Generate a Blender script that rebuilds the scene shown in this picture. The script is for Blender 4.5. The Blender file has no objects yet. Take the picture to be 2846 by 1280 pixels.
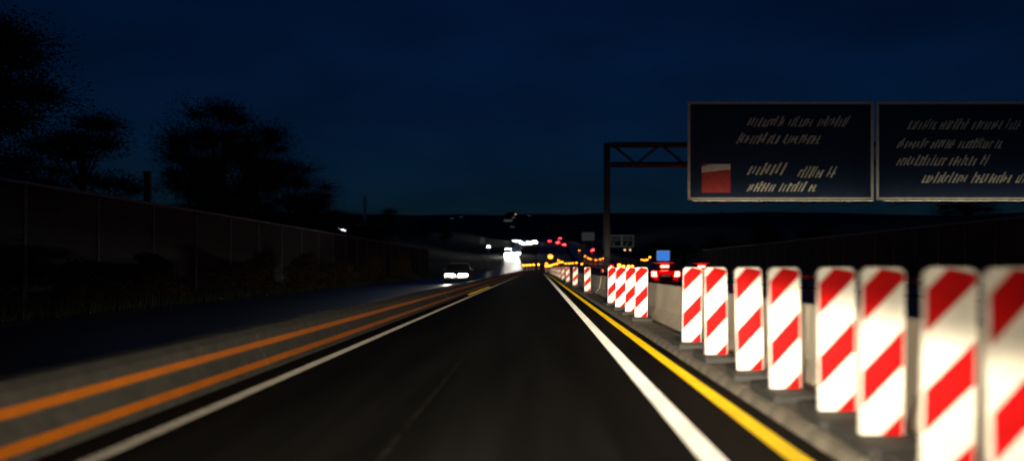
import bpy, bmesh, math, random
import numpy as np
from mathutils import Vector, noise

R = random.Random(7)
C = bpy.context.scene.collection
SC = bpy.context.scene
rad = math.radians

# ------------------------------------------------------------------ camera
CAMZ, FPX, VX, VY, PW, PH = 1.15, 2465.0, 1496.0, 742.0, 2846.0, 1280.0
cam = bpy.data.cameras.new('camera'); cam_o = bpy.data.objects.new('camera', cam); C.objects.link(cam_o)
cam_o.location = (0, 0, CAMZ); cam_o.rotation_euler = (rad(90), 0, 0)
cam.sensor_width = 36.0; cam.lens = 36.0*FPX/PW
cam.shift_x = -(VX-PW/2)/PW; cam.shift_y = (VY-PH/2)/PW
cam.clip_start = 0.1; cam.clip_end = 20000
cam.dof.use_dof = True; cam.dof.focus_distance = 22.0; cam.dof.aperture_fstop = 0.62; cam.dof.aperture_ratio = 0.68
SC.camera = cam_o
# ------------------------------------------------------------------ sky
w = bpy.data.worlds.new('World'); SC.world = w; w.use_nodes = True
nt = w.node_tree; bg = nt.nodes['Background']
sky = nt.nodes.new('ShaderNodeTexSky'); sky.sky_type = 'NISHITA'; sky.sun_disc = False
sky.sun_elevation = rad(3.0); sky.sun_rotation = rad(180); sky.altitude = 100
sky.air_density = 1.0; sky.dust_density = 0.3; sky.ozone_density = 4.0
# dusk: the low sky dimmed, in the deep blue of the camera's white balance, with faint cloud
tint = nt.nodes.new('ShaderNodeMix'); tint.data_type = 'RGBA'; tint.blend_type = 'MULTIPLY'; tint.inputs['Factor'].default_value = 1.0
nt.links.new(sky.outputs[0], tint.inputs['A']); tint.inputs['B'].default_value = (0.27, 0.74, 1.50, 1)
tcw = nt.nodes.new('ShaderNodeTexCoord'); nzw = nt.nodes.new('ShaderNodeTexNoise'); nzw.inputs['Scale'].default_value = 5.0; nzw.inputs['Detail'].default_value = 4
mpw = nt.nodes.new('ShaderNodeMapping'); mpw.inputs['Scale'].default_value = (1, 1, 3)
nt.links.new(tcw.outputs['Generated'], mpw.inputs[0]); nt.links.new(mpw.outputs[0], nzw.inputs['Vector'])
mrw = nt.nodes.new('ShaderNodeMapRange'); mrw.inputs[1].default_value = 0.3; mrw.inputs[2].default_value = 0.7; mrw.inputs[3].default_value = 0.0062; mrw.inputs[4].default_value = 0.0098
nt.links.new(nzw.outputs['Fac'], mrw.inputs[0]); nt.links.new(mrw.outputs[0], bg.inputs[1])
nt.links.new(tint.outputs['Result'], bg.inputs[0])
# ------------------------------------------------------------------ exposure
vs = SC.view_settings; vs.view_transform = 'Standard'; vs.look = 'None'; vs.exposure = 0.0; vs.gamma = 1.0
SC.render.engine = 'CYCLES'
SC.cycles.max_bounces = 5; SC.cycles.sample_clamp_indirect = 3.0; SC.cycles.caustics_reflective = False
SC.cycles.use_denoising = True

# ------------------------------------------------------------------ the headlights of the car the picture is taken from
def beam(name, loc, yaw, energy, fall, peak_w, cut_lo, cut_hi, spill, col, parent=None, world_yaw=0.0, vert=5.0, right=1.0):
    """spot lamp whose intensity follows a low-beam pattern (hot spot on the axis, soft cut-off above)"""
    L = bpy.data.lights.new(name, 'SPOT'); o = bpy.data.objects.new(name, L); C.objects.link(o)
    o.location = loc; o.rotation_euler = (rad(90), 0, yaw)
    L.spot_size = rad(150); L.spot_blend = 0.3; L.shadow_soft_size = 0.07; L.energy = energy; L.color = col
    L.use_nodes = True; t = L.node_tree; em = t.nodes['Emission']
    def M(op, a, b=None, c=None):
        n = t.nodes.new('ShaderNodeMath'); n.operation = op
        for i, v in enumerate((a, b, c)):
            if v is None: continue
            if isinstance(v, (int, float)): n.inputs[i].default_value = v
            else: t.links.new(v, n.inputs[i])
        return n.outputs[0]
    g = t.nodes.new('ShaderNodeNewGeometry'); s = t.nodes.new('ShaderNodeSeparateXYZ')
    rot = t.nodes.new('ShaderNodeVectorRotate'); rot.rotation_type = 'Z_AXIS'; rot.inputs['Angle'].default_value = -world_yaw
    t.links.new(g.outputs['Incoming'], rot.inputs['Vector']); t.links.new(rot.outputs[0], s.inputs[0])
    y = M('MAXIMUM', s.outputs[1], 0.02)
    az = M('DIVIDE', s.outputs[0], y); el = M('DIVIDE', s.outputs[2], y)
    q = M('ADD', M('MULTIPLY', az, az), M('MULTIPLY', M('MULTIPLY', el, el), vert))
    core = M('DIVIDE', fall, M('ADD', q, peak_w*peak_w))
    def ramp(v, a, b, c, d_):
        n = t.nodes.new('ShaderNodeMapRange'); n.interpolation_type = 'SMOOTHSTEP'; t.links.new(v, n.inputs[0])
        for i, k in enumerate((a, b, c, d_)): n.inputs[i+1].default_value = k
        return n.outputs[0]
    core = M('MULTIPLY', core, ramp(az, 0.02, 0.25, 1.0, right))          # kerb-side light of a dipped beam
    el2 = M('ADD', el, M('MULTIPLY', M('MAXIMUM', M('MULTIPLY', az, -1.0), 0.0), 0.12))
    side = ramp(az, -0.25, 0.05, 0.12, 1.0)
    mr = t.nodes.new('ShaderNodeMapRange'); mr.interpolation_type = 'SMOOTHSTEP'
    t.links.new(el2, mr.inputs[0]); mr.inputs[1].default_value = cut_lo; mr.inputs[2].default_value = cut_hi
    mr.inputs[3].default_value = 1.0; t.links.new(M('MULTIPLY', side, spill), mr.inputs[4])
    t.links.new(M('MULTIPLY', core, mr.outputs[0]), em.inputs['Strength'])
    if parent: o.parent = parent
    return o
HALO = (1.0, 0.86, 0.62)
for hx in (-1.05, 0.32):
    beam('car_headlight_beam', (hx, 1.75, 0.66), 0.0, 250.0, 1.0, 0.035, 0.010, 0.090, 0.20, HALO, right=1.9)

# ------------------------------------------------------------------ helpers
class MB:
    def __init__(s): s.v = []; s.f = []
    def add(s, vs, fs):
        o = len(s.v); s.v += [tuple(v) for v in vs]; s.f += [tuple(i+o for i in f) for f in fs]; return s
    def box(s, x0, x1, y0, y1, z0, z1):
        return s.add([(x0,y0,z0),(x1,y0,z0),(x1,y1,z0),(x0,y1,z0),(x0,y0,z1),(x1,y0,z1),(x1,y1,z1),(x0,y1,z1)],
                     [(0,3,2,1),(4,5,6,7),(0,1,5,4),(1,2,6,5),(2,3,7,6),(3,0,4,7)])
    def tube(s, a, b, r0, r1=None, n=8, caps=True):
        r1 = r0 if r1 is None else r1
        a = Vector(a); b = Vector(b); d = (b-a).normalized()
        u = d.orthogonal().normalized(); v = d.cross(u)
        ring = [(math.cos(2*math.pi*i/n), math.sin(2*math.pi*i/n)) for i in range(n)]
        vs = [a+(u*c+v*q)*r0 for c, q in ring]+[b+(u*c+v*q)*r1 for c, q in ring]
        fs = [(i, (i+1) % n, n+(i+1) % n, n+i) for i in range(n)]
        if caps: fs += [tuple(range(n-1, -1, -1)), tuple(range(n, 2*n))]
        return s.add(vs, fs)
    def prism(s, pts, y0, y1):
        """polygon in (x, z), extruded along y"""
        n = len(pts)
        vs = [(x, y0, z) for x, z in pts]+[(x, y1, z) for x, z in pts]
        return s.add(vs, [tuple(range(n)), tuple(range(2*n-1, n-1, -1))]+[(i, n+i, n+(i+1) % n, (i+1) % n) for i in range(n)])
    def loft(s, rings, cap=True):
        n = len(rings[0]); vs = [p for r in rings for p in r]; fs = []
        for k in range(len(rings)-1):
            for i in range(n):
                fs.append((k*n+i, k*n+(i+1) % n, (k+1)*n+(i+1) % n, (k+1)*n+i))
        if cap: fs += [tuple(range(n-1, -1, -1)), tuple(range((len(rings)-1)*n, len(rings)*n))]
        return s.add(vs, fs)
    def mesh(s, name, smooth=False, bevel=0.0):
        m = bpy.data.meshes.new(name); m.from_pydata(s.v, [], s.f)
        bm = bmesh.new(); bm.from_mesh(m); bmesh.ops.recalc_face_normals(bm, faces=bm.faces)
        if bevel: bmesh.ops.bevel(bm, geom=list(bm.edges), offset=bevel, segments=1, affect='EDGES', clamp_overlap=True)
        bm.to_mesh(m); bm.free()
        if smooth: m.polygons.foreach_set('use_smooth', [True]*len(m.polygons))
        m.update(); return m
    def build(s, name, mat, parent=None, smooth=False, bevel=0.0):
        return put(name, s.mesh(name, smooth, bevel), mat, parent)
def put(name, mesh, mat, parent=None, loc=None):
    if mat is not None and not mesh.materials: mesh.materials.append(mat)
    o = bpy.data.objects.new(name, mesh); C.objects.link(o)
    if parent is not None: o.parent = parent
    if loc is not None: o.location = loc
    return o
def tag(o, label=None, cat=None, group=None, kind=None):
    for k, v in (('label', label), ('category', cat), ('group', group), ('kind', kind)):
        if v: o[k] = v
    return o
def thing(name, loc, label, cat, group=None, rz=0.0):
    o = bpy.data.objects.new(name, None); C.objects.link(o); o.empty_display_size = 0.2
    o.location = loc; o.rotation_euler = (0, 0, rz)
    return tag(o, label, cat, group)
def copy_tree(o, parent=None):
    c = o.copy(); C.objects.link(c); c.parent = parent
    for ch in o.children: copy_tree(ch, c)
    return c
ORD = ['', 'first', 'second', 'third', 'fourth', 'fifth', 'sixth', 'seventh', 'eighth', 'ninth', 'tenth', 'eleventh', 'twelfth',
       'thirteenth', 'fourteenth', 'fifteenth', 'sixteenth', 'seventeenth', 'eighteenth', 'nineteenth', 'twentieth',
       'twenty-first', 'twenty-second', 'twenty-third', 'twenty-fourth', 'twenty-fifth']

# ------------------------------------------------------------------ materials
def mat(name, col, rough=0.7, metal=0.0, spec=0.5, var=0.0, scale=8.0, bump=0.0, bscale=40.0, emit=None, estr=0.0, stretch=None, coat=0.0):
    m = bpy.data.materials.new(name); m.use_nodes = True; t = m.node_tree; p = t.nodes['Principled BSDF']
    p.inputs['Roughness'].default_value = rough; p.inputs['Metallic'].default_value = metal
    p.inputs['Specular IOR Level'].default_value = spec; p.inputs['Coat Weight'].default_value = coat
    p.inputs['Base Color'].default_value = (*col, 1)
    if var or bump:
        tc = t.nodes.new('ShaderNodeTexCoord'); mp = t.nodes.new('ShaderNodeMapping')
        t.links.new(tc.outputs['Object'], mp.inputs[0])
        if stretch: mp.inputs['Scale'].default_value = stretch
    if var:
        n = t.nodes.new('ShaderNodeTexNoise'); n.inputs['Scale'].default_value = scale; n.inputs['Detail'].default_value = 6
        t.links.new(mp.outputs[0], n.inputs['Vector'])
        r = t.nodes.new('ShaderNodeValToRGB')
        r.color_ramp.elements[0].position = 0.3; r.color_ramp.elements[1].position = 0.7
        r.color_ramp.elements[0].color = tuple(c*(1-var) for c in col)+(1,)
        r.color_ramp.elements[1].color = tuple(min(1, c*(1+var)) for c in col)+(1,)
        t.links.new(n.outputs['Fac'], r.inputs[0]); t.links.new(r.outputs[0], p.inputs['Base Color'])
    if bump:
        n2 = t.nodes.new('ShaderNodeTexNoise'); n2.inputs['Scale'].default_value = bscale; n2.inputs['Detail'].default_value = 4
        t.links.new(mp.outputs[0], n2.inputs['Vector'])
        b = t.nodes.new('ShaderNodeBump'); b.inputs['Strength'].default_value = bump; b.inputs['Distance'].default_value = 0.02
        t.links.new(n2.outputs['Fac'], b.inputs['Height']); t.links.new(b.outputs[0], p.inputs['Normal'])
    if emit:
        p.inputs['Emission Color'].default_value = (*emit, 1); p.inputs['Emission Strength'].default_value = estr
    return m
M = dict(
    asphalt=mat('asphalt', (0.0095, 0.0092, 0.0089), 0.8, spec=0.04, var=0.55, scale=2.6, bump=0.35, bscale=60, stretch=(1, 0.05, 1)),
    asphalt_old=mat('asphalt_old', (0.04, 0.04, 0.04), 0.30, spec=0.5, var=0.3, scale=1.1, bump=0.12, bscale=60, stretch=(1, 0.2, 1)),
    concrete_road=mat('concrete_road', (0.30, 0.28, 0.25), 0.6, var=0.25, scale=0.9, bump=0.15, bscale=60, stretch=(1, 0.25, 1)),
    concrete=mat('concrete', (0.60, 0.54, 0.44), 0.8, var=0.22, scale=1.2, bump=0.3, bscale=25, stretch=(1, 0.5, 1)),
    seam=mat('seam', (0.0150, 0.0142, 0.0136), 0.9, spec=0.03, var=0.6, scale=3),
    white_paint=mat('white_paint', (0.82, 0.81, 0.78), 0.6, var=0.16, scale=7, bump=0.6, bscale=120, stretch=(1, 0.2, 1)),
    worn_paint=mat('worn_paint', (0.30, 0.28, 0.25), 0.6, var=0.25, scale=9, bump=0.5, bscale=120),
    yellow_paint=mat('yellow_paint', (0.90, 0.58, 0.005), 0.5, var=0.16, scale=7, bump=0.6, bscale=120, stretch=(1, 0.2, 1)),
    kerb=mat('kerb', (0.20, 0.175, 0.145), 0.8, var=0.35, scale=4, bump=0.4, bscale=50),
    rubber=mat('rubber', (0.03, 0.03, 0.03), 0.8, var=0.3, scale=12),
    sheet_white=mat('sheet_white', (0.80, 0.77, 0.70), 0.6, spec=0.2, var=0.16, scale=7),
    sheet_red=mat('sheet_red', (0.44, 0.004, 0.005), 0.75, spec=0.1, var=0.2, scale=7),
    plastic=mat('plastic', (0.55, 0.50, 0.42), 0.6, var=0.1, scale=6),
    lamp_case=mat('lamp_case', (0.50, 0.30, 0.02), 0.5, var=0.1, scale=10),
    amber=mat('amber', (0.8, 0.35, 0.02), 0.3, emit=(1.0, 0.25, 0.010), estr=22.0),
    amber_big=mat('amber_big', (0.8, 0.35, 0.02), 0.3, emit=(1.0, 0.22, 0.015), estr=9.0),
    orange_foil=mat('orange_foil', (0.52, 0.135, 0.004), 0.45, var=0.12, scale=4),
    steel=mat('steel', (0.062, 0.059, 0.052), 0.7, spec=0.15, metal=0.0, var=0.25, scale=5, bump=0.1, bscale=30),
    galv=mat('galv', (0.12, 0.12, 0.12), 0.6, metal=0.3, var=0.2, scale=9),
    gantry=mat('gantry', (0.018, 0.016, 0.017), 0.6, var=0.3, scale=4),
    sign_blue=mat('sign_blue', (0.008, 0.022, 0.065), 0.5, var=0.15, scale=1.5),
    sign_white=mat('sign_white', (0.78, 0.74, 0.62), 0.5, var=0.15, scale=3),
    sign_red=mat('sign_red', (0.50, 0.06, 0.05), 0.5, var=0.15, scale=3),
    added_sign_lamp=mat('added_sign_lamp', (0.8, 0.75, 0.6), 0.5, emit=(1.0, 0.88, 0.62), estr=8.0),  # lamps added under the big signs to brighten them
    reflex_glow_blue=mat('reflex_glow_blue', (0.02, 0.12, 0.5), 0.4, emit=(0.035, 0.20, 0.70), estr=1.0),  # emission stands in for headlight reflected by the sign
    reflex_glow_edge=mat('reflex_glow_edge', (0.6, 0.6, 0.65), 0.4, emit=(0.35, 0.40, 0.55), estr=0.5),  # border of the same sign, reflected light as emission
    wall=mat('wall', (0.028, 0.025, 0.024), 0.85, var=0.3, scale=1.5, bump=0.5, bscale=14),
    wall_post=mat('wall_post', (0.16, 0.15, 0.14), 0.8, var=0.25, scale=3),
    coping=mat('coping', (0.22, 0.25, 0.31), 0.6, metal=0.0, spec=0.2, var=0.2, scale=2),
    grass=mat('grass', (0.03, 0.038, 0.016), 0.9, var=0.45, scale=0.8, bump=0.6, bscale=8),
    blade=mat('blade', (0.035, 0.042, 0.018), 0.8, var=0.4, scale=0.5),
    forest=mat('forest', (0.030, 0.035, 0.022), 0.95, var=0.5, scale=0.02, bump=1.0, bscale=0.08),
    bark=mat('bark', (0.06, 0.045, 0.035), 0.9, var=0.4, scale=6, bump=0.6, bscale=25),
    leaf=mat('leaf', (0.050, 0.055, 0.025), 0.8, var=0.45, scale=0.7),
    leaf_b=mat('leaf_b', (0.05, 0.030, 0.018), 0.8, var=0.45, scale=0.7),
    paint_dark=mat('paint_dark', (0.035, 0.035, 0.045), 0.25, var=0.08, scale=3, coat=0.6),
    paint_glow_red=mat('paint_glow_red', (0.42, 0.008, 0.010), 0.35, var=0.06, scale=3, coat=0.4),  # red glow of the tail lights put into the body colour
    paint_silver=mat('paint_silver', (0.35, 0.35, 0.36), 0.3, metal=0.4, var=0.06, scale=3, coat=0.6),
    glass=mat('glass', (0.012, 0.014, 0.016), 0.06, spec=0.8),
    black=mat('black', (0.012, 0.012, 0.012), 0.6, var=0.2, scale=8),
    rim=mat('rim', (0.35, 0.35, 0.36), 0.35, metal=0.8, var=0.1, scale=9),
    plate=mat('plate', (0.75, 0.74, 0.68), 0.5, var=0.05, scale=8, emit=(1.0, 0.9, 0.7), estr=0.05),
    tail=mat('tail', (0.5, 0.01, 0.01), 0.3, emit=(1.0, 0.03, 0.018), estr=80.0),
    tail_glow=mat('tail_glow', (0.4, 0.01, 0.01), 0.4, emit=(1.0, 0.0, 0.004), estr=0.75),  # weak emission imitating glow around the tail lights
    tail_far=mat('tail_far', (0.5, 0.01, 0.01), 0.3, emit=(1.0, 0.02, 0.025), estr=260.0),
    head=mat('head', (0.9, 0.9, 0.85), 0.2, emit=(1.0, 0.95, 0.82), estr=60.0),
    head_far=mat('head_far', (0.9, 0.9, 0.85), 0.2, emit=(1.0, 0.96, 0.86), estr=3000.0),
    head_off=mat('head_off', (0.25, 0.25, 0.26), 0.15, spec=0.8),
    marker=mat('marker', (0.9, 0.9, 0.9), 0.3, emit=(0.75, 0.85, 1.0), estr=120.0),
    truck=mat('truck', (0.30, 0.29, 0.27), 0.5, var=0.1, scale=2),
    house_wall=mat('house_wall', (0.20, 0.18, 0.16), 0.9, var=0.2, scale=0.3),
    house_roof=mat('house_roof', (0.07, 0.04, 0.03), 0.9, var=0.2, scale=0.5),
    lit_warm=mat('lit_warm', (0.8, 0.6, 0.3), 0.5, emit=(1.0, 0.60, 0.22), estr=2.2),
    lit_dim=mat('lit_dim', (0.6, 0.6, 0.6), 0.5, emit=(0.75, 0.78, 0.85), estr=0.16),
    lit_cold=mat('lit_cold', (0.8, 0.8, 0.9), 0.5, emit=(0.80, 0.85, 1.0), estr=40.0),
    lit_lamp=mat('lit_lamp', (0.9, 0.9, 0.8), 0.5, emit=(1.0, 0.97, 0.86), estr=30.0),
)

# ------------------------------------------------------------------ the lie of the land
def sstep(a, b, x):
    t = min(1.0, max(0.0, (x-a)/(b-a))); return t*t*(3-2*t)
SL = 0.042
def prof(y):
    if y < 150: return 0.0
    if y < 400: return SL/500.0*(y-150)**2
    if y < 1500: return SL*125+SL*(y-400)
    z15 = SL*125+SL*1100
    if y < 3600: return z15+(y-1500)*0.0797
    return z15+2100*0.0797-(y-3600)*0.05
def cl(y): return -7.0*sstep(200, 520, y)-6.0*sstep(520, 1100, y)     # the old carriageway bends away to the left
def cr(y): return 14.0*sstep(320, 1000, y)                            # the other one to the right
def land(x, y):
    z = prof(y)
    if y > 1500:
        k = sstep(1500, 3300, y)
        z += k*(noise.noise(Vector((x*0.0011, y*0.0006, 1.7)))*26+noise.noise(Vector((x*0.005, y*0.002, 4.1)))*7)
    f = 1.0-sstep(100, 135, y)
    z += f*2.4*sstep(-14.3, -16.2, x)*1.0 if x < -14.3 else 0.0
    z += f*3.0*sstep(-22, -60, x) if x < -22 else 0.0
    z += sstep(90, 400, y)*14.0*sstep(-25, -110, x)*(1-sstep(900, 1500, y)) if x < -25 else 0.0
    z += 1.6*sstep(29.5, 34, x)*(1.0-sstep(1000, 1500, y)) if x > 29.5 else 0.0
    z += 16.0*sstep(45, 160, x)*(1.0-sstep(1000, 1500, y)) if x > 45 else 0.0
    return z
xs = sorted(set([-2600, -1900, -1400, -1000, -700, -480, -330, -230, -160, -110, -80, -60, -46, -35, -28, -22, -19, -16.8, -16.2, -15.6, -15, -14.3, -12.5, -11.2, -5, 0, 5,
                 14, 20, 27, 29.5, 31, 32.5, 34, 38, 45, 55, 70, 90, 120, 160, 220, 320, 450, 650, 900, 1200, 1600, 2100, 2700]))
ys = [-25, 0, 20, 40, 60, 80, 100, 107, 114, 121, 128, 135]+list(range(150, 420, 10))+list(range(420, 1000, 40))+list(range(1000, 1500, 100))+list(range(1500, 4000, 75))
def sheet(name, xl, xr, y_list, dz, material, nx=1, parent=None, clip=None):
    mb = MB(); n = nx+1
    for y in y_list:
        for i in range(n):
            x = xl(y)+(xr(y)-xl(y))*i/nx; mb.v.append((x, y, prof(y)+dz))
    for j in range(len(y_list)-1):
        for i in range(nx): mb.f.append((j*n+i, j*n+i+1, (j+1)*n+i+1, (j+1)*n+i))
    return mb.build(name, material, parent)
g = MB()
for y in ys:
    for x in xs: g.v.append((x, y, land(x, y)-(0.03 if -11.3 < x < 29 else 0.0)-(0.25 if y > 140 and abs(x) < 60 else 0)))
n = len(xs)
for j in range(len(ys)-1):
    for i in range(n-1): g.f.append((j*n+i, j*n+i+1, (j+1)*n+i+1, (j+1)*n+i))
go = g.build('ground', M['grass'], smooth=True); tag(go, 'dark grassy ground reaching from the road verges to the hills', kind='structure')
go.data.materials.append(M['forest'])
for p in go.data.polygons:
    if p.center.y > 1500 or abs(p.center.x) > 130: p.material_index = 1
RY = [-20, 0, 20, 40, 60, 80, 100, 120, 140]+list(range(150, 420, 10))+list(range(420, 1501, 40))
road = sheet('road', lambda y: -3.75+cl(y), lambda y: 1.95+0.5*cl(y)+0.5*cr(y), RY, 0.0, M['asphalt'], 3); tag(road, 'dark asphalt lane of the roadworks', kind='structure')
onc = sheet('oncoming_road', lambda y: -11.0+cl(y), lambda y: -3.75+cl(y), RY, 0.0, M['asphalt_old'], 3); tag(onc, 'oncoming carriageway left of the steel barrier', kind='structure')
con = sheet('concrete_carriageway', lambda y: 1.95+0.5*cl(y)+0.5*cr(y), lambda y: 14.2+cr(y), RY, 0.0, M['concrete_road'], 3); tag(con, 'pale concrete carriageway right of the beacons', kind='structure')
slip = sheet('slip_road', lambda y: 16.0+cr(y), lambda y: 28.0+cr(y), RY, 0.0, M['asphalt_old'], 2); tag(slip, 'slip road under the blue signs', kind='structure')
LY = [-6, 2, 5, 10, 20, 30, 40, 60, 80, 100, 120, 140, 150, 160, 170]
def line(name, x, wd, material, parent, y_list=LY, dz=0.004):
    return sheet(name, lambda y: x-wd/2, lambda y: x+wd/2, y_list, dz, material, 1, parent)
def ribbed(name, x, wd, material, parent, y0=-4.0, y1=150.0, pitch=0.12, rise=0.009):
    """raised profile marking: small ramps across the line, steep side towards the driver"""
    mb = MB(); y = y0; a, b = x-wd/2, x+wd/2
    while y < y1:
        z = prof(y)+0.004
        mb.add([(a, y, z), (b, y, z), (b, y+0.014, z+rise), (a, y+0.014, z+rise), (b, y+pitch, z), (a, y+pitch, z)], [(0, 1, 2, 3), (3, 2, 4, 5), (0, 3, 5), (1, 4, 2)])
        y += pitch
    return mb.build(name, material, parent)
ribbed('white_line', -2.66, 0.12, M['worn_paint'], road)
ribbed('white_line', 1.04, 0.155, M['white_paint'], road)
ribbed('yellow_line', 1.555, 0.135, M['yellow_paint'], road)
ribbed('yellow_line', -2.90, 0.12, M['yellow_paint'], road, 37.0, 52.0)
line('joint_seam', -0.95, 0.05, M['seam'], road)
line('edge_line', -10.5, 0.2, M['worn_paint'], onc)
for k in range(10):
    for lx in (5.5, 9.1): line('lane_dash', lx, 0.14, M['worn_paint'], con, [16+k*15, 22+k*15])
line('edge_line', 13.2, 0.2, M['worn_paint'], con)

# ------------------------------------------------------------------ kerb under the beacons
ks = thing('lane_separator_kerb', (0, 0, 0), 'low grey lane separator kerb running under the striped beacons', 'kerb')
ku = MB().prism([(1.78, 0.0), (2.31, 0.0), (2.31, 0.05), (2.26, 0.085), (1.86, 0.085), (1.81, 0.06)], 0.0, 0.985).mesh('kerb_unit')
for k in range(66): put('kerb_unit', ku, M['kerb'], ks, (0, -2+k, 0.0))
MB().prism([(1.78, 0.0), (2.31, 0.0), (2.31, 0.05), (2.26, 0.085), (1.86, 0.085), (1.81, 0.06)], 64.0, 150).build('kerb_run', M['kerb'], ks)

# ------------------------------------------------------------------ striped beacons
PWD, PZ0, PZ1 = 0.25, 0.065, 1.065       # panel above the foot
def stripe_polys():
    """red stripes rising to the right at 45 degrees, cut to the panel"""
    out = []; h = PZ1-PZ0; w2 = PWD/2; pitch = 0.50; e = 0.004
    def clip(poly, a, b, c):                     # keep a*x+b*z+c >= 0
        res = []
        for i in range(len(poly)):
            p, q = poly[i], poly[(i+1) % len(poly)]
            dp, dq = a*p[0]+b*p[1]+c, a*q[0]+b*q[1]+c
            if dp >= 0: res.append(p)
            if dp*dq < 0:
                t = dp/(dp-dq); res.append((p[0]+t*(q[0]-p[0]), p[1]+t*(q[1]-p[1])))
        return res
    for k in range(-1, 4):
        z = -0.20+k*pitch                        # height of the stripe's lower edge at the panel's middle
        poly = [(-w2+e, e), (w2-e, e), (w2-e, h-e), (-w2+e, h-e)]
        poly = clip(poly, -1.05, 1.0, -z); poly = clip(poly, 1.05, -1.0, z+0.215) if len(poly) > 2 else []
        if len(poly) > 2: out.append([(x, zz+PZ0) for x, zz in poly])
    return out
def beacon_proto(lamp):
    t = thing('striped_beacon' if not lamp else 'lamp_beacon', (0, 0, 0), 'x', 'beacon')
    MB().box(-0.20, 0.20, -0.38, 0.38, 0.0, 0.075).build('base', M['rubber'], t, bevel=0.015)
    p = MB().prism([(-PWD/2, PZ0), (PWD/2, PZ0), (PWD/2, PZ1-0.03), (PWD/2-0.03, PZ1), (-PWD/2+0.03, PZ1), (-PWD/2, PZ1-0.03)], -0.025, 0.025).build('panel', M['sheet_white'], t)
    for poly in stripe_polys():
        MB().prism([(x*0.985, min(z, PZ1-0.032) if abs(x) > 0.09 else min(z, PZ1-0.004)) for x, z in poly], -0.0275, -0.0245).build('stripe', M['sheet_red'], p)
    MB().box(-0.03, 0.03, 0.026, 0.07, 0.05, 1.02).build('stem', M['plastic'], t)
    if lamp:
        h = MB().box(-0.09, 0.09, 0.0, 0.10, 1.05, 1.22).build('lamp_housing', M['lamp_case'], t, bevel=0.01)
        MB().tube((0, -0.045, 1.32), (0, 0.06, 1.32), 0.175, 0.18, 14).build('lamp_case', M['lamp_case'], h)
        MB().tube((0, -0.075, 1.32), (0, -0.047, 1.32), 0.13, 0.165, 14).build('lens', M['amber'], h)
    return t
bp = beacon_proto(False); lp = beacon_proto(True)
BX = 2.045
near = [3.2, 3.8, 4.45, 5.25, 6.2, 7.3, 8.6, 10.1, 11.85, 17.7, 19.9, 22.2, 24.8, 36.8, 48.8, 60.8, 72.8, 84.8, 96.8, 108.8, 120.8, 132.8, 144.8]
for i, y in enumerate(near):
    b = bp if i == 0 else copy_tree(bp)
    b.location = (BX+R.uniform(-0.025, 0.025), y+R.uniform(-0.06, 0.06), 0.085); b.rotation_euler = (R.uniform(-0.02, 0.02), R.uniform(-0.028, 0.028), R.uniform(-0.12, 0.12))
    if i == 0: lab = 'nearest red and white striped beacon at the right edge of the picture'
    else: lab = f'red and white striped beacon on the kerb, {ORD[i+1]} of the row from the camera'
    tag(b, lab, 'beacon', 'striped beacons along the kerb')
# beacons carrying a yellow warning lamp: the lamp's pixel and the road give the distance
def solve(px, py, hl, dmin, dmax=700.0):
    s = (VY-py)/FPX; best = None
    for k in range(int(dmin*2), int(dmax*2)):
        d = k/2; e = abs((prof(d)+hl-CAMZ)/d-s)
        if best is None or e < best[0]-1e-7: best = (e, d)
    d = best[1]; return ((px-VX)/FPX*d, d, prof(d))
left_row = [(1455, 737), (1464, 736.4), (1473, 735.9), (1483, 735.3), (1497, 734.4)]
mid_row = [(1519, 731.5), (1518, 738.5), (1526, 738), (1533, 736.5), (1540, 734), (1548, 732.5), (1551, 722.5), (1556, 729), (1562, 727.5), (1572, 731.8), (1582, 731.8), (1591, 731), (1602, 730), (1617, 733)]
arc_row = [(1610, 695.5), (1626, 711), (1635, 717), (1641, 719.5), (1656, 722), (1668, 720), (1677, 717.5), (1681, 715.5)]
right_row = [(1721, 737.5), (1733, 739.8), (1746.5, 740.2), (1757, 740)]
far_row = [(1784, 729), (1791, 730), (1798, 730.5), (1806, 728.5), (1815, 734)]
first = True
for row, nm, grp, dm in ((left_row, 'row left of the lane', 'lamp beacons left of the lane', 150), (mid_row, 'row behind the striped beacons', 'lamp beacons right of the lane', 150),
                         (arc_row, 'curved arc in the distance', 'lamp beacons in the arc', 200), (right_row, 'row left of the braking car', 'lamp beacons across the carriageway', 80),
                         (far_row, 'cluster left of the blue sign', 'lamp beacons beside the blue sign', 150)):
    for i, (px, py) in enumerate(row):
        x, d, z = solve(px, py, 1.32, dm)
        b = lp if first else copy_tree(lp); first = False
        b.location = (x, d, max(z, land(x, d)-0.0)+0.002); b.rotation_euler = (0, 0, 0)
        tag(b, f'lit yellow warning lamp beacon, {ORD[i+1]} from left in the {nm}', 'warning beacon', grp)
# big flashing lamp on its trolley
x, d, z = solve(1529.6, 713.6, 3.35, 120, 220); z = prof(d)
t = thing('flashing_lamp', (x, d, z), 'large bright amber flashing lamp on a mast above the beacons', 'warning lamp')
MB().box(-0.45, 0.45, -0.45, 0.45, 0, 0.12).build('base', M['rubber'], t, bevel=0.02)
MB().tube((0, 0, 0.1), (0, 0, 2.9), 0.04).build('mast', M['galv'], t)
h = MB().tube((0, -0.02, 3.35), (0, 0.14, 3.35), 0.54, 0.48, 18).build('lamp_housing', M['lamp_case'], t)
MB().tube((0, -0.08, 3.35), (0, -0.022, 3.35), 0.44, 0.52, 18).build('lens', M['amber_big'], h)

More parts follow.
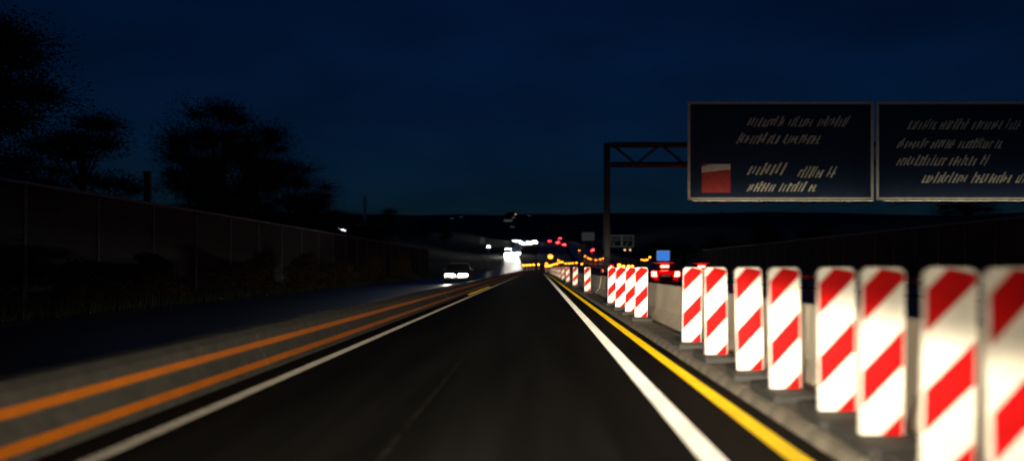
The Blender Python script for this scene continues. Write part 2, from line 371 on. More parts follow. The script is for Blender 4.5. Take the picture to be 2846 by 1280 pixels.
# ------------------------------------------------------------------ steel barrier with two orange strips on the left
br = thing('steel_safety_barrier', (0, 0, 0), 'low grey steel barrier with two orange reflective strips left of the lane', 'barrier')
prof_b = [(-3.02, 0.0), (-3.03, 0.035), (-3.09, 0.15), (-3.12, 0.20), (-3.14, 0.23), (-3.18, 0.40), (-3.25, 0.46), (-3.43, 0.46), (-3.47, 0.42), (-3.55, 0.12), (-3.64, 0.05), (-3.64, 0.0)]
seg = MB().prism(prof_b, 0.0, 3.992).mesh('barrier_segment')
def face_strip(za, zb, y0, y1, off=0.004):
    def xf(z):
        for (xa, z0), (xb, z1) in zip(prof_b[1:7], prof_b[2:7]):
            if z0 <= z <= z1 and z1 > z0: return xa+(xb-xa)*(z-z0)/(z1-z0)
        return -3.25
    a, b = xf(za)+off, xf(zb)+off
    mb = MB()
    mb.add([(a, y0, za), (b, y0, zb), (b-0.003, y0, zb), (a-0.003, y0, za), (a, y1, za), (b, y1, zb), (b-0.003, y1, zb), (a-0.003, y1, za)],
           [(0,1,2,3),(4,7,6,5),(0,4,5,1),(1,5,6,2),(2,6,7,3),(3,7,4,0)])
    return mb.mesh('reflective_strip')
sa = face_strip(0.062, 0.122, 0.0, 3.992); sb = face_strip(0.256, 0.318, 0.0, 3.992)
for k in range(46):
    s_ = put('barrier_segment', seg, M['steel'], br, (R.uniform(-0.006, 0.006), -2+k*4, 0))
    put('reflective_strip', sa, M['orange_foil'], s_); put('reflective_strip', sb, M['orange_foil'], s_)

# ------------------------------------------------------------------ concrete barrier behind the beacons
cb = thing('concrete_barrier', (0, 0, 0), 'pale concrete safety barrier running behind the striped beacons', 'barrier')
prof_c = [(2.46, 0.0), (2.46, 0.075), (2.62, 0.26), (2.70, 0.76), (2.72, 0.785), (2.90, 0.785), (2.92, 0.76), (3.0, 0.26), (3.16, 0.075), (3.16, 0.0)]
cseg = MB().prism(prof_c, 0.0, 5.97).mesh('barrier_segment')
for k in range(26): put('barrier_segment', cseg, M['concrete'], cb, (R.uniform(-0.012, 0.012), -4+k*6, 0))

# ------------------------------------------------------------------ vehicles
def sect(y, hw, z0, z1, r=0.12, tuck=0.06):
    """rounded body section at station y"""
    pts = [(-hw+tuck, z0), (hw-tuck, z0), (hw, z0+r), (hw, z1-r*1.2), (hw-r*0.5, z1-r*0.3), (hw-r*1.2, z1), (-hw+r*1.2, z1), (-hw+r*0.5, z1-r*0.3), (-hw, z1-r*1.2), (-hw, z0+r)]
    return [(x, y, z) for x, z in pts]
def car_proto(paint, tail, head, label, wide=0.0):
    t = thing('car', (0, 0, 0), label, 'car')
    st = [(-2.15, 0.74, 0.34, 0.78), (-2.12, 0.80, 0.28, 0.92), (-1.95, 0.87, 0.22, 0.98), (-1.2, 0.90, 0.20, 0.97), (0.0, 0.90, 0.20, 0.94), (1.0, 0.90, 0.20, 0.92),
          (1.6, 0.88, 0.22, 0.84), (2.0, 0.82, 0.26, 0.74), (2.15, 0.72, 0.32, 0.62)]
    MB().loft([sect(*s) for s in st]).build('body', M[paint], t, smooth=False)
    def gs(y, hb, ht, zb, zt): return [(-hb, y, zb), (hb, y, zb), (ht, y, zt), (-ht, y, zt)]
    MB().loft([gs(-1.98, 0.78, 0.74, 0.93, 0.965), gs(-1.55, 0.80, 0.60, 0.93, 1.38), gs(-0.2, 0.82, 0.60, 0.92, 1.45), gs(0.35, 0.82, 0.60, 0.92, 1.42), gs(1.15, 0.78, 0.70, 0.88, 0.93)]).build('window', M['glass'], t)
    MB().loft([[(-0.61, -1.57, 1.375), (0.61, -1.57, 1.375), (0.60, -1.57, 1.41), (-0.60, -1.57, 1.41)], [(-0.62, -0.2, 1.44), (0.62, -0.2, 1.44), (0.60, -0.2, 1.48), (-0.60, -0.2, 1.48)],
               [(-0.62, 0.38, 1.405), (0.62, 0.38, 1.405), (0.60, 0.38, 1.45), (-0.60, 0.38, 1.45)]]).build('roof', M[paint], t)
    MB().box(-0.76, 0.76, -2.235, -2.06, 0.34, 0.56).build('bumper', M['black'], t, bevel=0.03)
    MB().box(-0.74, 0.74, 2.06, 2.20, 0.30, 0.46).build('bumper', M['black'], t, bevel=0.03)
    if tail != 'head_off':
        MB().box(-0.495, 0.495, -2.185, -2.10, 0.735, 0.875).build('tail_glow_bar', M['tail_glow'], t)  # added bar imitating the red glow between the tail lights
        for sx in (-1, 1): MB().box(sx*0.55-0.15, sx*0.55+0.15, -2.25, -2.20, 0.40, 0.48).build('tail_glow_strip', M['tail_glow'], t)  # added strips imitating the glow lower down
    MB().box(-0.26, 0.26, -2.175, -2.145, 0.60, 0.71).build('number_plate', M['plate'], t)
    for sx in (-1, 1):
        MB().loft([[(sx*0.50, -2.19, 0.60), (sx*0.80, -2.15, 0.62), (sx*0.81, -2.13, 0.90), (sx*0.55, -2.16, 0.91)], [(sx*0.54, -2.08, 0.66), (sx*0.79, -2.05, 0.68), (sx*0.80, -2.05, 0.86), (sx*0.58, -2.08, 0.87)]]).build('tail_light', M[tail], t)
        MB().loft([[(sx*(0.50-wide), 2.21, 0.54-wide*0.12), (sx*0.76, 2.15, 0.56-wide*0.12), (sx*0.77, 2.11, 0.69), (sx*(0.54-wide), 2.17, 0.69)], [(sx*(0.50-wide), 2.0, 0.55), (sx*0.74, 1.98, 0.57), (sx*0.75, 1.98, 0.69), (sx*(0.54-wide), 2.0, 0.69)]]).build('headlight', M[head], t)
        for wy in (-1.32, 1.36):
            wh = MB().tube((sx*0.72, wy, 0.31), (sx*0.91, wy, 0.31), 0.31, 0.31, 18).build('wheel', M['black'], t)
            MB().tube((sx*0.905, wy, 0.31), (sx*0.918, wy, 0.31), 0.19, 0.17, 14).build('rim', M['rim'], wh)
        MB().box(min(sx*0.86, sx*1.02), max(sx*0.86, sx*1.02), 0.62, 0.72, 0.93, 1.05).build('wing_mirror', M[paint], t, bevel=0.02)
    MB().box(-0.22, 0.22, -1.84, -1.74, 1.13, 1.26).build('brake_light', M[tail], t)
    return t
def place(t, px, d, label, group=None, rz=0.0, dy=0.0, x=None):
    X = (px-VX)/FPX*d if x is None else x
    y = d+2.15 if rz == 0 else d+2.15
    t.location = (X, y, prof(y)+0.004); t.rotation_euler = (math.atan((prof(y+2)-prof(y-2))/4)*(1 if rz == 0 else -1), 0, rz)
    tag(t, label, 'car', group); return t
cp = car_proto('paint_glow_red', 'tail', 'head_off', 'x')
G1 = 'cars driving away on the right carriageway'
place(cp, 1850, 51, 'braking car painted in tail-glow red with glowing red tail lights under the small blue sign', G1)
c = copy_tree(cp); place(c, 1953, 59, 'tail-glow red car beyond the braking car, only its left tail light showing', G1)
c = copy_tree(cp); place(c, 1697, 100, 'small car with dim tail lights left of the braking car', G1)
fp = car_proto('paint_dark', 'tail_far', 'head_off', 'x')
far_tails = [(1526, 670, 'leftmost of the far cars with red tail lights'), (1550, 673.5, 'far car with red tail lights, second from left'), (1557, 663, 'highest far car with red tail lights near the hill'),
             (1568, 679, 'far car with red tail lights, lowest of the left cluster'), (1612, 675.5, 'lone far car with red tail lights left of the bright brake cluster'),
             (1642, 684, 'far braking car in the bright red cluster, upper left'), (1650, 686, 'far braking car in the bright red cluster, upper right'), (1648, 695, 'far braking car at the bottom of the bright red cluster')]
for i, (px, py, lab) in enumerate(far_tails):
    x, d, z = solve(px, py, 0.8, 250, 1400)
    c = fp if i == 0 else copy_tree(fp)
    place(c, px, d, lab, 'far cars with red tail lights')
op = car_proto('black', 'head_off', 'head', 'x', 0.40)
place(op, 1268, 60, 'oncoming car with bright headlights beside the steel barrier', 'oncoming cars', math.pi)
for sx in (-0.63, 0.63):
    beam('headlight_beam', (sx, 2.25, 0.62), 0.0, 45.0, 1.0, 0.03, 0.012, 0.075, 0.08, (1.0, 0.93, 0.78), op, math.pi)
ofp = car_proto('paint_dark', 'head_off', 'head_far', 'x', 0.22)
far_heads = [(1440, 703.5, 'oncoming car right beside the far truck with marker lights'), (1430, 669, 'leftmost oncoming car in the far white glare'), (1448, 672.5, 'second oncoming car in the far white glare'), (1459, 678, 'lowest oncoming car in the far white glare'),
             (1466, 671.5, 'third oncoming car in the far white glare'), (1478, 672.5, 'fourth oncoming car in the far white glare'), (1490, 673, 'rightmost oncoming car in the far white glare'),
             (1438, 668, 'oncoming car in the far white glare, right behind the leftmost one'), (1472, 676.5, 'oncoming car low in the far white glare, right of the lowest one'), (1452, 675.5, 'oncoming car low in the far white glare, left of the lowest one'),
             (1484, 669.5, 'highest oncoming car at the right end of the far white glare'), (1430, 706, 'oncoming car between the far truck and the car beside it'), (1418, 701.5, 'oncoming car right behind the far truck')]
for i, (px, py, lab) in enumerate(far_heads):
    x, d, z = solve(px, py, 0.62, 250, 1400)
    c = ofp if i == 0 else copy_tree(ofp)
    place(c, px, d, lab, 'oncoming cars', math.pi)
# truck
x, d, z = solve(1411, 706, 0.9, 250, 700)
t = thing('truck', (x, d+3, prof(d+3)+0.004), 'oncoming truck with headlights and a row of white marker lights', 'truck', None, math.pi)
MB().loft([[(-1.2, 3.0, 0.5), (1.2, 3.0, 0.5), (1.2, 2.95, 1.6), (1.15, 2.7, 3.4), (-1.15, 2.7, 3.4), (-1.2, 2.95, 1.6)], [(-1.2, 0.9, 0.5), (1.2, 0.9, 0.5), (1.2, 0.9, 1.6), (1.15, 0.9, 3.4), (-1.15, 0.9, 3.4), (-1.2, 0.9, 1.6)]]).build('cab', M['truck'], t)
MB().add([(-1.05, 2.975, 1.75), (1.05, 2.975, 1.75), (1.0, 2.80, 2.85), (-1.0, 2.80, 2.85)], [(0, 1, 2, 3)]).build('windscreen', M['glass'], t)
MB().box(-1.25, 1.25, -10.5, 0.6, 1.1, 3.9).build('trailer', M['truck'], t, bevel=0.03)
MB().box(-0.5, 0.5, -10, 2.4, 0.6, 1.095).build('chassis', M['black'], t)
for sx in (-1, 1):
    MB().box(sx*0.9-0.22, sx*0.9+0.22, 2.98, 3.06, 0.72, 0.98).build('headlight', M['head_far'], t, bevel=0.02)
    for wy in (1.9, -1.0, -7.2, -8.5):
        wh = MB().tube((sx*0.9, wy, 0.5), (sx*1.2, wy, 0.5), 0.5, 0.5, 18).build('wheel', M['black'], t)
        MB().tube((sx*1.2, wy, 0.5), (sx*1.215, wy, 0.5), 0.27, 0.25, 12).build('rim', M['rim'], wh)
for k in range(5): MB().box(-1.0+k*0.5-0.10, -1.0+k*0.5+0.10, 2.70, 2.80, 3.30, 3.42).build('marker_light', M['marker'], t)

# ------------------------------------------------------------------ signs
def glyphs(x0, x1, z0, z1, y, seed, slant=0.12):
    """an illegible line of letter-like strokes"""
    q = random.Random(seed); mb = MB(); x = x0; h = z1-z0; s = h*0.15
    while x < x1-h*0.6:
        for k in range(q.randint(7, 13)):                     # one word: slanting strokes of uneven height
            if x > x1-h*0.6: break
            a = z0+h*q.choice((0.0, 0.0, 0.12)); b = z0+h*q.choice((0.68, 0.72, 1.0, 0.85)); sw = s*q.uniform(0.7, 1.3); sl = (b-a)*0.55
            mb.prism([(x, a), (x+sw, a), (x+sw+sl, b), (x+sl, b)], y-0.012, y)
            if q.random() < 0.5:
                zz = q.choice((z0+h*0.02, z0+h*0.34, z0+h*0.58)); xo = (zz-a)*0.55
                mb.box(x+sw*1.1+xo, x+sw*1.1+xo+h*0.16, y-0.010, y, zz, zz+s*0.9)
            x += sw+h*q.uniform(0.14, 0.26)
        x += h*0.35
    return mb
def sign_panel(t, x0, x1, z0, z1, y, bw, panel='sign_blue', edge='sign_white'):
    p = MB().box(x0, x1, y, y+0.06, z0, z1).build('panel', M[panel], t)
    e = y-0.012
    for (a, b, c, d_) in ((x0, x1, z0, z0+bw), (x0, x1, z1-bw, z1), (x0, x0+bw, z0+bw+0.001, z1-bw-0.001), (x1-bw, x1, z0+bw+0.001, z1-bw-0.001)):
        MB().box(a, b, e, y-0.0005, c, d_).build('border', M[edge], p)
    return p
def at(px, py, d): return ((px-VX)/FPX*d, CAMZ+(VY-py)/FPX*d)
GD = 55.5
def P(px, py): return at(px, py, GD)
GY = GD+1.0
ga = thing('sign_gantry', (0, GY, 0), 'dark steel gantry with truss beam carrying the large blue signs', 'gantry')
lx = 4.40; rx = 33.5; zb0, zb1 = 7.6, 9.1
for X in (lx, rx):
    lg = MB().box(X-0.19, X+0.19, 0.0, 0.75, land(X, GY)-0.02, zb1).build('leg', M['gantry'], ga, bevel=0.04)
    MB().box(X-0.5, X+0.5, -0.2, 0.95, land(X, GY)-0.02, land(X, GY)+0.45).build('footing', M['kerb'], lg, bevel=0.04)
for yy in (0.12, 0.63):
    for zz in (zb0+0.12, zb1-0.12): MB().tube((lx+0.27, yy, zz), (rx-0.27, yy, zz), 0.15, n=8).build('chord', M['gantry'], ga)
for k in range(18):
    xa = lx+0.3+k*1.55; za, zb = (zb0+0.12, zb1-0.12) if k % 2 else (zb1-0.12, zb0+0.12)
    MB().tube((xa, 0.12, za), (xa+1.55, 0.12, zb), 0.08, n=6).build('brace', M['gantry'], ga)
def big_sign(xp0, xp1, yp0, yp1, label):
    (x0, z1), (x1, z0) = P(xp0, yp0), P(xp1, yp1)
    t = thing('direction_sign', (0, 0, 0), label, 'road sign', 'large blue signs on the gantry')
    sign_panel(t, x0, x1, z0, z1, GD, 0.17)
    for k in range(4):
        bx = x0+(x1-x0)*(k+0.5)/4
        MB().box(bx-0.05, bx+0.05, GD-0.75, GD+0.9, z0-0.29, z0-0.23).build('added_lamp_arm', M['gantry'], t)  # arms for the added lamps
        MB().box(bx-0.06, bx+0.06, GD+0.065, GD+1.0, z0+0.3, z1-0.3).build('bracket', M['gantry'], t)
    l = MB().box(x0+0.2, x1-0.2, GD-0.75, GD-0.55, z0-0.22, z0-0.10).build('added_luminaire', M['gantry'], t)  # added lamp housing, there to brighten the sign from below
    MB().add([(x0+0.25, GD-0.72, z0-0.095), (x1-0.25, GD-0.72, z0-0.095), (x1-0.25, GD-0.58, z0-0.095), (x0+0.25, GD-0.58, z0-0.095)], [(0, 1, 2, 3)]).build('added_light_strip', M['added_sign_lamp'], l)  # emitting face of the added lamp
    return t
s1 = big_sign(1911, 2428, 282, 556, 'large blue overhead sign with white border and red pictogram, nearer the lane')
def word(t, px0, px1, py0, py1, seed):
    (x0, z1), (x1, z0) = P(px0, py0), P(px1, py1)
    glyphs(x0, x1, z0, z1, GD-0.0005, seed).build('lettering', M['sign_white'], t)['kind'] = 'stuff'
word(s1, 2075, 2380, 322, 352, 11); word(s1, 2045, 2300, 368, 400, 12)
word(s1, 2075, 2190, 452, 486, 13); word(s1, 2215, 2330, 462, 494, 14); word(s1, 2075, 2280, 504, 532, 15)
(xa, za), (xb, zb) = P(1950, 455), P(2030, 535)
pg = MB().box(xa, xb, GD-0.014, GD-0.0005, zb, za).build('pictogram', M['sign_red'], s1)
MB().prism([(xa, za-0.55), (xb, za-0.35), (xb, za-0.02), (xa+0.5, za-0.02), (xa, za-0.2)], GD-0.024, GD-0.0145).build('pictogram_flag', M['sign_white'], pg)
s2 = big_sign(2435, 2940, 282, 556, 'large blue overhead sign with long text lines, cut off by the right edge')
word(s2, 2520, 2840, 330, 360, 21); word(s2, 2490, 2800, 384, 412, 22); word(s2, 2490, 2760, 430, 460, 23); word(s2, 2560, 2900, 478, 508, 24)
# arrow plate shapes on the second sign
# small blue sign, its reflected headlight put in as emission
d = 100.0
(x0, z1), (x1, z0) = at(1826, 696, d), at(1861, 724, d)
t = thing('blue_sign', ((x0+x1)/2, d, land((x0+x1)/2, d)), 'small bright blue sign with reflected light put in as glow above the braking car', 'road sign')
hw = (x1-x0)/2
p = MB().box(-hw, hw, 0, 0.12, z0, z1).build('panel', M['reflex_glow_blue'], t, bevel=0.015)
for (a, b, c, e) in ((-hw, hw, z0, z0+0.05), (-hw, hw, z1-0.05, z1), (-hw, -hw+0.05, z0+0.051, z1-0.051), (hw-0.05, hw, z0+0.051, z1-0.051)):
    MB().box(a, b, -0.012, -0.0005, c, e).build('border', M['reflex_glow_edge'], p)
for sx in (-1, 1): MB().tube((sx*hw*0.6, 0.16, -0.02), (sx*hw*0.6, 0.16, z1-0.1), 0.04).build('post', M['galv'], t)
# far sign boards
def far_sign(px0, py0, px1, py1, d, label, cols, panel='sign_blue', edge='sign_white', arrows=True):
    (x0, z1), (x1, z0) = at(px0, py0, d), at(px1, py1, d); xc = (x0+x1)/2; zg = land(xc, d)
    t = thing('direction_sign', (xc, d, zg), label, 'road sign')
    for k in range(cols):
        a = x0-xc+(x1-x0)*k/cols+0.02; b = x0-xc+(x1-x0)*(k+1)/cols-0.02
        sign_panel(t, a, b, z0-zg, z1-zg, 0, 0.24, panel, edge)
        h = z1-z0
        if arrows:
            for r_ in range(2): glyphs(a+0.5, b-0.5, z1-zg-h*(0.28+0.2*r_), z1-zg-h*(0.16+0.2*r_), -0.0005, 31+k*3+r_).build('lettering', M[edge], t)['kind'] = 'stuff'
            lean = 0.0 if k == 0 else 0.9; ax = a+(b-a)*0.3
            MB().prism([(ax, z0-zg+h*0.12), (ax+0.28, z0-zg+h*0.12), (ax+0.28+lean, z0-zg+h*0.42), (ax+lean, z0-zg+h*0.42)], -0.014, -0.0005).build('arrow', M[edge], t)
    for sx in (-0.33, 0.33):
        X = (x1-x0)*sx
        MB().tube((X, 0.2, -0.3), (X, 0.2, z1-zg-0.2), 0.13).build('post', M['galv'], t)
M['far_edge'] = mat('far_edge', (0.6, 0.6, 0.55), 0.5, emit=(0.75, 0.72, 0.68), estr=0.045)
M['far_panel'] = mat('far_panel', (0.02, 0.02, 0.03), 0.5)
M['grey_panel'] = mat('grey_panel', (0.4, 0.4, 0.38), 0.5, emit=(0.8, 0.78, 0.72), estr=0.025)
far_sign(1695, 653, 1761, 686, 300, 'distant dark two-part sign with white outline and arrows beside the far traffic', 2, 'far_panel', 'far_edge')
far_sign(1617, 645, 1652, 668, 420, 'distant plain grey sign board above the red tail lights', 1, 'grey_panel', 'grey_panel', False)

# ------------------------------------------------------------------ guard rail on the right
gr = thing('guard_rail', (0, 0, 0), 'galvanised steel guard rail right of the concrete carriageway', 'guard rail')
wpro = [(0, 0.45), (0.05, 0.50), (0.05, 0.55), (0.0, 0.60), (0.05, 0.65), (0.05, 0.70), (0, 0.75), (-0.012, 0.75), (0.036, 0.70), (0.036, 0.65), (-0.016, 0.60), (0.036, 0.55), (0.036, 0.50), (-0.012, 0.45)]
rm = MB().prism([(15.0-x, z) for x, z in wpro], 0, 3.99).mesh('rail'); pm = MB().box(15.03, 15.12, 0, 0.06, -0.1, 0.74).mesh('post')
for k in range(36):
    put('rail', rm, M['galv'], gr, (0, 6+k*4, 0)); put('post', pm, M['galv'], gr, (0, 6+k*4, 0))

# ------------------------------------------------------------------ noise walls
def noise_wall(x, y0, n, zt, side, label):
    t = thing('noise_wall', (x, y0, 0), label, 'wall')
    zg = 0.0 if x < 0 else land(x-0.1, y0)
    pmesh = MB().box(-0.09, 0.09, 0.09, 3.91, zg-0.1, zt-0.09)
    for k in range(7): pmesh.box(*(sorted((side*0.09, side*0.13))), 0.12, 3.88, zg+0.1+k*(zt-zg-0.3)/7, zg+0.1+k*(zt-zg-0.3)/7+(zt-zg)/9)
    pmesh = pmesh.mesh('panel'); po = MB().box(-0.14, 0.14, -0.085, 0.085, zg-0.2, zt-0.05).mesh('post'); co = MB().box(-0.22, 0.22, 0.0, 3.99, zt-0.085, zt).mesh('coping')
    for k in range(n):
        put('panel', pmesh, M['wall'], t, (0, k*4, 0)); put('post', po, M['wall_post'], t, (0, k*4, 0))
        put('coping', co, M['coping'], t, (0, k*4+0.0, 0))
    return t
noise_wall(-14.0, 4, 27, 3.46, 1, 'long dark noise wall with pale coping along the left verge')
noise_wall(29.0, 36, 30, 4.2, -1, 'long dark noise wall along the right side below the big signs')
# post behind the left wall
(xx, zt), (_, zb) = at(411, 480, 33.5), at(411, 547, 33.5)
t = thing('fence_post', (-15.2, 34.5, land(-15.2, 34.5)), 'single dark square post standing behind the left noise wall', 'post')
MB().box(-0.11, 0.11, -0.11, 0.11, -0.05, zt-land(-15.2, 34.5)+0.1).build('shaft', M['gantry'], t, bevel=0.01)
MB().box(-0.13, 0.13, -0.13, 0.13, zt-land(-15.2, 34.5)+0.1, zt-land(-15.2, 34.5)+0.16).build('cap', M['gantry'], t, bevel=0.01)

# ------------------------------------------------------------------ trees and shrubs
def crown_mesh(name, seed, nl, shape, leaf):
    q = np.random.RandomState(seed); blobs = []
    for k in range(26):
        a = q.uniform(0, 2*math.pi); u = q.uniform(0.0, 1.0); r = shape(u)*q.uniform(0.25, 1.0)
        blobs.append((r*math.cos(a), r*math.sin(a), u, q.uniform(0.12, 0.27)))
    vs = np.zeros((nl*4, 3)); b = np.array(blobs)[q.randint(0, len(blobs), nl)]
    d_ = q.normal(size=(nl, 3)); d_ /= np.linalg.norm(d_, axis=1)[:, None]
    cpos = b[:, :3]+d_*(b[:, 3]*np.minimum(0.9+0.2*q.uniform(0, 1, nl), np.abs(q.normal(0.0, 0.66, nl))))[:, None]*np.array([1.0, 1.0, 0.8])
    e1 = q.normal(size=(nl, 3)); e1 /= np.linalg.norm(e1, axis=1)[:, None]
    e2 = np.cross(e1, q.normal(size=(nl, 3))); e2 /= np.linalg.norm(e2, axis=1)[:, None]
    sz = leaf*q.uniform(0.6, 1.4, nl)[:, None]
    for i, (s1_, s2_) in enumerate(((-1, -0.25), (0.1, -0.5), (1, 0.2), (-0.1, 0.5))): vs[i::4] = cpos+e1*sz*s1_+e2*sz*s2_
    vl = vs.tolist(); fl = [(4*i, 4*i+1, 4*i+2, 4*i+3) for i in range(nl)]
    for (bx_, by_, bz_, br_) in blobs:                       # thin twigs fanning out of every leaf clump
        for k in range(44):
            dv = q.normal(size=3); dv[2] = abs(dv[2])*0.8-0.15; dv /= np.linalg.norm(dv)
            sd = np.cross(dv, q.normal(size=3)); sd /= np.linalg.norm(sd); c0 = np.array((bx_, by_, bz_)); tip = c0+dv*br_*q.uniform(0.7, 1.25)*np.array((1, 1, 0.8))
            o_ = len(vl); vl += [(c0+sd*leaf*0.40).tolist(), (c0-sd*leaf*0.40).tolist(), (tip-sd*leaf*0.10).tolist(), (tip+sd*leaf*0.10).tolist()]; fl.append((o_, o_+1, o_+2, o_+3))
    m = bpy.data.meshes.new(name); m.from_pydata(vl, [], fl); m.update()
    return m, blobs
def trunk_mesh(blobs, seed, tr=0.028):
    q = random.Random(seed); mb = MB()
    mb.tube((0, 0, -0.03), (0.01, 0.0, 0.28), tr, tr*0.75, 8); mb.tube((0.01, 0, 0.28), (0.0, 0.01, 0.8), tr*0.75, tr*0.2, 7)
    for (x, y, z, r) in blobs[:16]:
        z0 = max(0.14, z*0.55); mb.tube((0.008, 0, z0), (x*0.9, y*0.9, max(z, z0+0.05)), tr*0.32, tr*0.08, 5)
    return mb.mesh('trunk')
shapes = [lambda u: 0.10+0.34*math.sin(math.pi*min(1, u*0.85+0.12)), lambda u: 0.42*(1-u)**0.6+0.04, lambda u: 0.30*math.sin(math.pi*(0.2+0.75*u))+0.08]
TP = []
for k in range(3):
    m, bl = crown_mesh('crown', 40+k, 26000, (lambda f: lambda u: f(u))(shapes[k]), 0.0085)
    for v in m.vertices: v.co.z = 0.16+v.co.z*0.80
    TP.append((m, trunk_mesh([(x, y, 0.16+z*0.8, r) for x, y, z, r in bl], 50+k)))
for m, _ in TP: m.materials.append(M['leaf'])
def tree(x, y, h, wd, k, label, group, rz):
    t = thing('tree', (x, y, land(x, y)-0.1), label, 'tree', group, rz); t.scale = (wd, wd, h)
    put('trunk', TP[k][1], M['bark'], t); put('crown', TP[k][0], None, t); return t
LT = [(-21, 28, 9.6, 9.5, 0), (-21.5, 34.5, 8.8, 9, 2), (-21, 41, 6.2, 7.5, 1), (-21, 53.5, 6.6, 6, 2), (-21, 59, 10.0, 8.5, 0), (-21, 66, 9.4, 8.5, 2), (-20.5, 73, 7.6, 8, 0), (-20.5, 80, 6.0, 7.5, 1), (-20, 88, 4.4, 7, 2),
      (-19.5, 97, 3.4, 6.5, 0), (-19, 104, 2.6, 6, 1), (-34, 92, 9, 9, 2)]
for i, (x, y, h, wd, k) in enumerate(LT):
    lab = f'dark leafy tree behind the left noise wall, {ORD[i+1]} from the camera' if i < 11 else 'dark tree standing farther back behind the tallest tree of the left wall'
    tree(x, y, h, wd, k, lab, 'trees behind the left wall', i*1.3)
for i in range(9):
    x = 36+R.uniform(0, 10); y = 95+i*26
    tree(x, y, R.uniform(5, 8.0), R.uniform(8, 11), i % 3, f'dark tree behind the right noise wall, {ORD[i+1]} from the camera', 'trees behind the right wall', i*0.9)
for i, (px, d, h) in enumerate([(985, 330, 12), (1040, 380, 12), (1085, 420, 15), (1130, 450, 11), (1180, 520, 12), (1235, 560, 11)]):
    x = (px-VX)/FPX*d
    tree(x, d, h, h*1.1, i % 3, f'distant dark tree left of the road, {ORD[i+1]} from the left', 'distant trees left of the road', i*2.1)
# shrubs on the left verge
SM = []
for k in range(2):
    m, bl = crown_mesh('foliage', 70+k, 2600, lambda u: 0.5*math.sin(math.pi*(0.35+0.6*u)), 0.045); m.materials.append(M['leaf_b'])
    for v in m.vertices: v.co.z = 0.05+v.co.z*0.9
    st = MB()
    for (x, y, z, r) in bl[:9]: st.tube((0, 0, -0.04), (x*0.9, y*0.9, z), 0.022, 0.006, 5)
    SM.append((m, st.mesh('stem')))
for i, (x, y, h, wd) in enumerate([(-12.4, 24, 1.3, 1.8), (-12.7, 29, 1.6, 2.0), (-12.3, 35, 1.2, 1.9), (-12.5, 40, 1.8, 2.0), (-12.2, 44.5, 1.3, 2.0), (-12.6, 48, 1.9, 2.0), (-12.2, 53, 1.4, 2.0), (-12.5, 57, 1.7, 2.0), (-12.6, 68, 2.2, 2.2), (-12.3, 82, 2.4, 2.2)]):
    t = thing('shrub', (x, y, -0.03), f'brownish low shrub on the left verge below the wall, {ORD[i+1]} from the camera', 'shrub', 'shrubs below the left wall', i*1.1); t.scale = (wd, wd, h)
    put('stem', SM[i % 2][1], M['bark'], t); put('foliage', SM[i % 2][0], None, t)
# rough grass of the left verge
q = np.random.RandomState(3); nb = 9000
bx = q.uniform(-13.7, -11.15, nb); by = 14+(q.uniform(0, 1, nb)**1.5)*90; hh = q.uniform(0.12, 0.4, nb); an = q.uniform(0, 2*math.pi, nb); ln = q.normal(0, 0.08, (nb, 2))
v = np.zeros((nb*3, 3)); ca, sa_ = np.cos(an)*0.02, np.sin(an)*0.02
v[0::3] = np.c_[bx-ca, by-sa_, np.full(nb, -0.03)]; v[1::3] = np.c_[bx+ca, by+sa_, np.full(nb, -0.03)]; v[2::3] = np.c_[bx+ln[:, 0], by+ln[:, 1], hh]
m = bpy.data.meshes.new('verge_grass'); m.from_pydata(v.tolist(), [], [(3*i, 3*i+1, 3*i+2) for i in range(nb)]); m.update()
tag(put('verge_grass', m, M['blade']), 'rough grass on the verge below the left wall', 'grass', None, 'stuff')

# ------------------------------------------------------------------ far lights: houses, lamps, a hall
def hit(px, py, d0=700, d1=3700):
    sx, sz = (px-VX)/FPX, (VY-py)/FPX; d = d0
    while d < d1:
        if land(sx*d, d) >= CAMZ+sz*d: return sx*d, d, land(sx*d, d)
        d += 5
    return sx*3300, 3300, land(sx*3300, 3300)
def house(px, py, wd, litm, label, wins=2):
    x, y, z = hit(px, py); t = thing('house', (x, y, z-1.0), label, 'house', 'houses with lights on the far hill')
    h = wd*0.55
    MB().box(-wd/2, wd/2, 0, wd*0.7, -3, h).build('wall', M['house_wall'], t)
    MB().add([(-wd/2-0.5, -0.5, h), (wd/2+0.5, -0.5, h), (wd/2+0.5, wd*0.7+0.5, h), (-wd/2-0.5, wd*0.7+0.5, h), (-wd/2-0.5, wd*0.35, h*1.7), (wd/2+0.5, wd*0.35, h*1.7)], [(0, 1, 5, 4), (2, 3, 4, 5), (0, 4, 3), (1, 2, 5), (0, 3, 2, 1)]).build('roof', M['house_roof'], t)
    for k in range(wins):
        a = -wd/2+wd*(k+0.2)/wins; MB().box(a, a+wd*0.6/wins, -0.1, 0.05, h*0.3, h*0.55).build('window', M[litm], t)
house(1430, 597, 16, 'lit_warm', 'house with orange lit windows highest on the far hill')
house(1420, 608.5, 24, 'lit_dim', 'long house with pale lit windows just below the orange lit one', 3)
house(1404, 604, 12, 'lit_dim', 'small house with faint lights left of the orange lit house')
house(1412, 617, 22, 'lit_dim', 'wide house with a faint row of lights below the orange lit house', 4)
house(1471, 599.5, 10, 'lit_dim', 'small house with faint lights on the hill above the road')
house(1257, 608, 10, 'lit_dim', 'left of a pair of faint lit houses on the far left hill')
house(1281, 604, 10, 'lit_dim', 'right of a pair of faint lit houses on the far left hill')
house(2008, 594, 10, 'lit_warm', 'left of two houses with tiny lights below the big sign')
house(2022, 592, 10, 'lit_dim', 'right of two houses with tiny lights below the big sign')
house(1424, 632, 10, 'lit_dim', 'faintly lit house low on the hill above the white glare')
house(905, 592, 9, 'lit_warm', 'house with a single orange light at the foot of the left trees', 1)
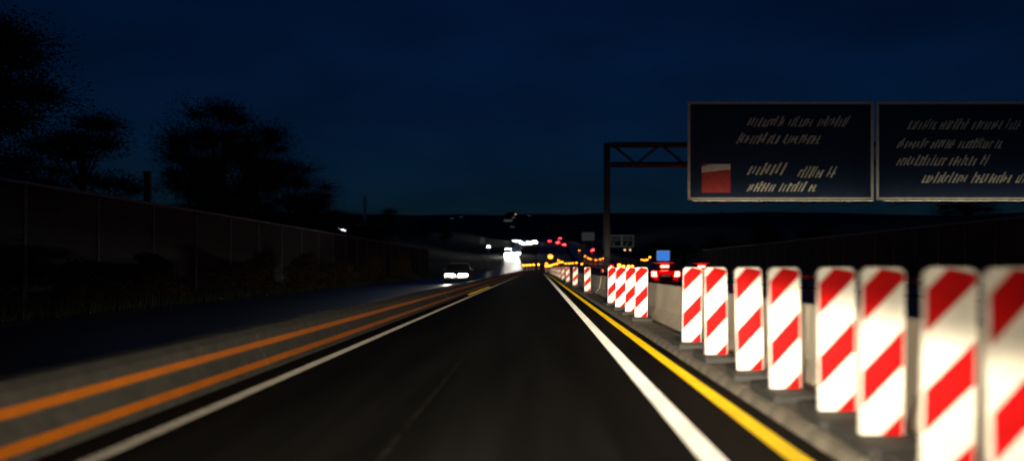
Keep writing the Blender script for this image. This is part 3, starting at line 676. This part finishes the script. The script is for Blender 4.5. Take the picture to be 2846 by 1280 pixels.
# hall with white floodlit front
d = 300.0; xh, zh = at(949, 640, d); zg = land(xh, d)
t = thing('industrial_hall', (xh, d, zg), 'far hall with a bright white lit window strip left of the road', 'building')
MB().box(-4.5, 4.5, 0, 12, -2, zh-zg+2.0).build('wall', M['house_wall'], t)
MB().box(-4.8, 4.8, -0.3, 12.3, zh-zg+2.001, zh-zg+2.3).build('roof', M['house_roof'], t)
for k in range(5): MB().box(-3.0+k*0.95, -3.0+k*0.95+0.8, -0.08, 0.02, zh-zg+0.5-k*0.17, zh-zg+1.15-k*0.17).build('window', M['lit_cold'], t)
# lamp post and lit plate left of the far headlights
def lamp_post(px, py, d, label, r, m='lit_lamp'):
    x, z = at(px, py, d); zg = land(x, d)
    t = thing('street_lamp', (x, d, zg), label, 'street lamp')
    MB().tube((0, 0, -0.3), (0, 0, z-zg+0.1), 0.11, 0.07).build('pole', M['galv'], t)
    h = MB().box(-0.35, 0.35, -0.6, 0.2, z-zg+0.11, z-zg+0.3).build('lamp_head', M['galv'], t, bevel=0.03)
    MB().tube((0, -0.45, z-zg-0.35), (0, -0.45, z-zg+0.105), r*0.8, r, 12).build('lamp', M[m], h)
lamp_post(1358, 684, 300, 'lone street lamp with round white light left of the far traffic', 0.42)
lamp_post(1736, 693, 260, 'left of two small amber lamps under the far two-part sign', 0.20, 'lit_warm'); lamp_post(1751, 693, 260, 'right of two small amber lamps under the far two-part sign', 0.20, 'lit_warm')
d = 340.0; x, z = at(1341, 668, d)
t = thing('notice_board', (x, d, land(x, d)), 'small pale upright board left of the lone street lamp', 'sign')
MB().box(-0.8, 0.8, 0, 0.08, z-land(x, d)-1.1, z-land(x, d)+1.1).build('panel', M['grey_panel'], t)
MB().tube((0, 0.15, -0.3), (0, 0.15, z-land(x, d)), 0.07).build('post', M['galv'], t)
# pale chimney against the sky on the left
d = 1500.0; x, zt = at(1014, 548, d); zg = land(x, d)
t = thing('chimney', (x, d, zg), 'slim pale chimney rising above the far left skyline', 'chimney')
MB().tube((0, 0, -5), (0, 0, zt-zg), 3.4, 2.2, 16).build('shaft', M['sheet_white'], t); MB().tube((0, 0, zt-zg+0.01), (0, 0, zt-zg+1.5), 2.6, 2.6, 16).build('rim', M['sheet_white'], t)
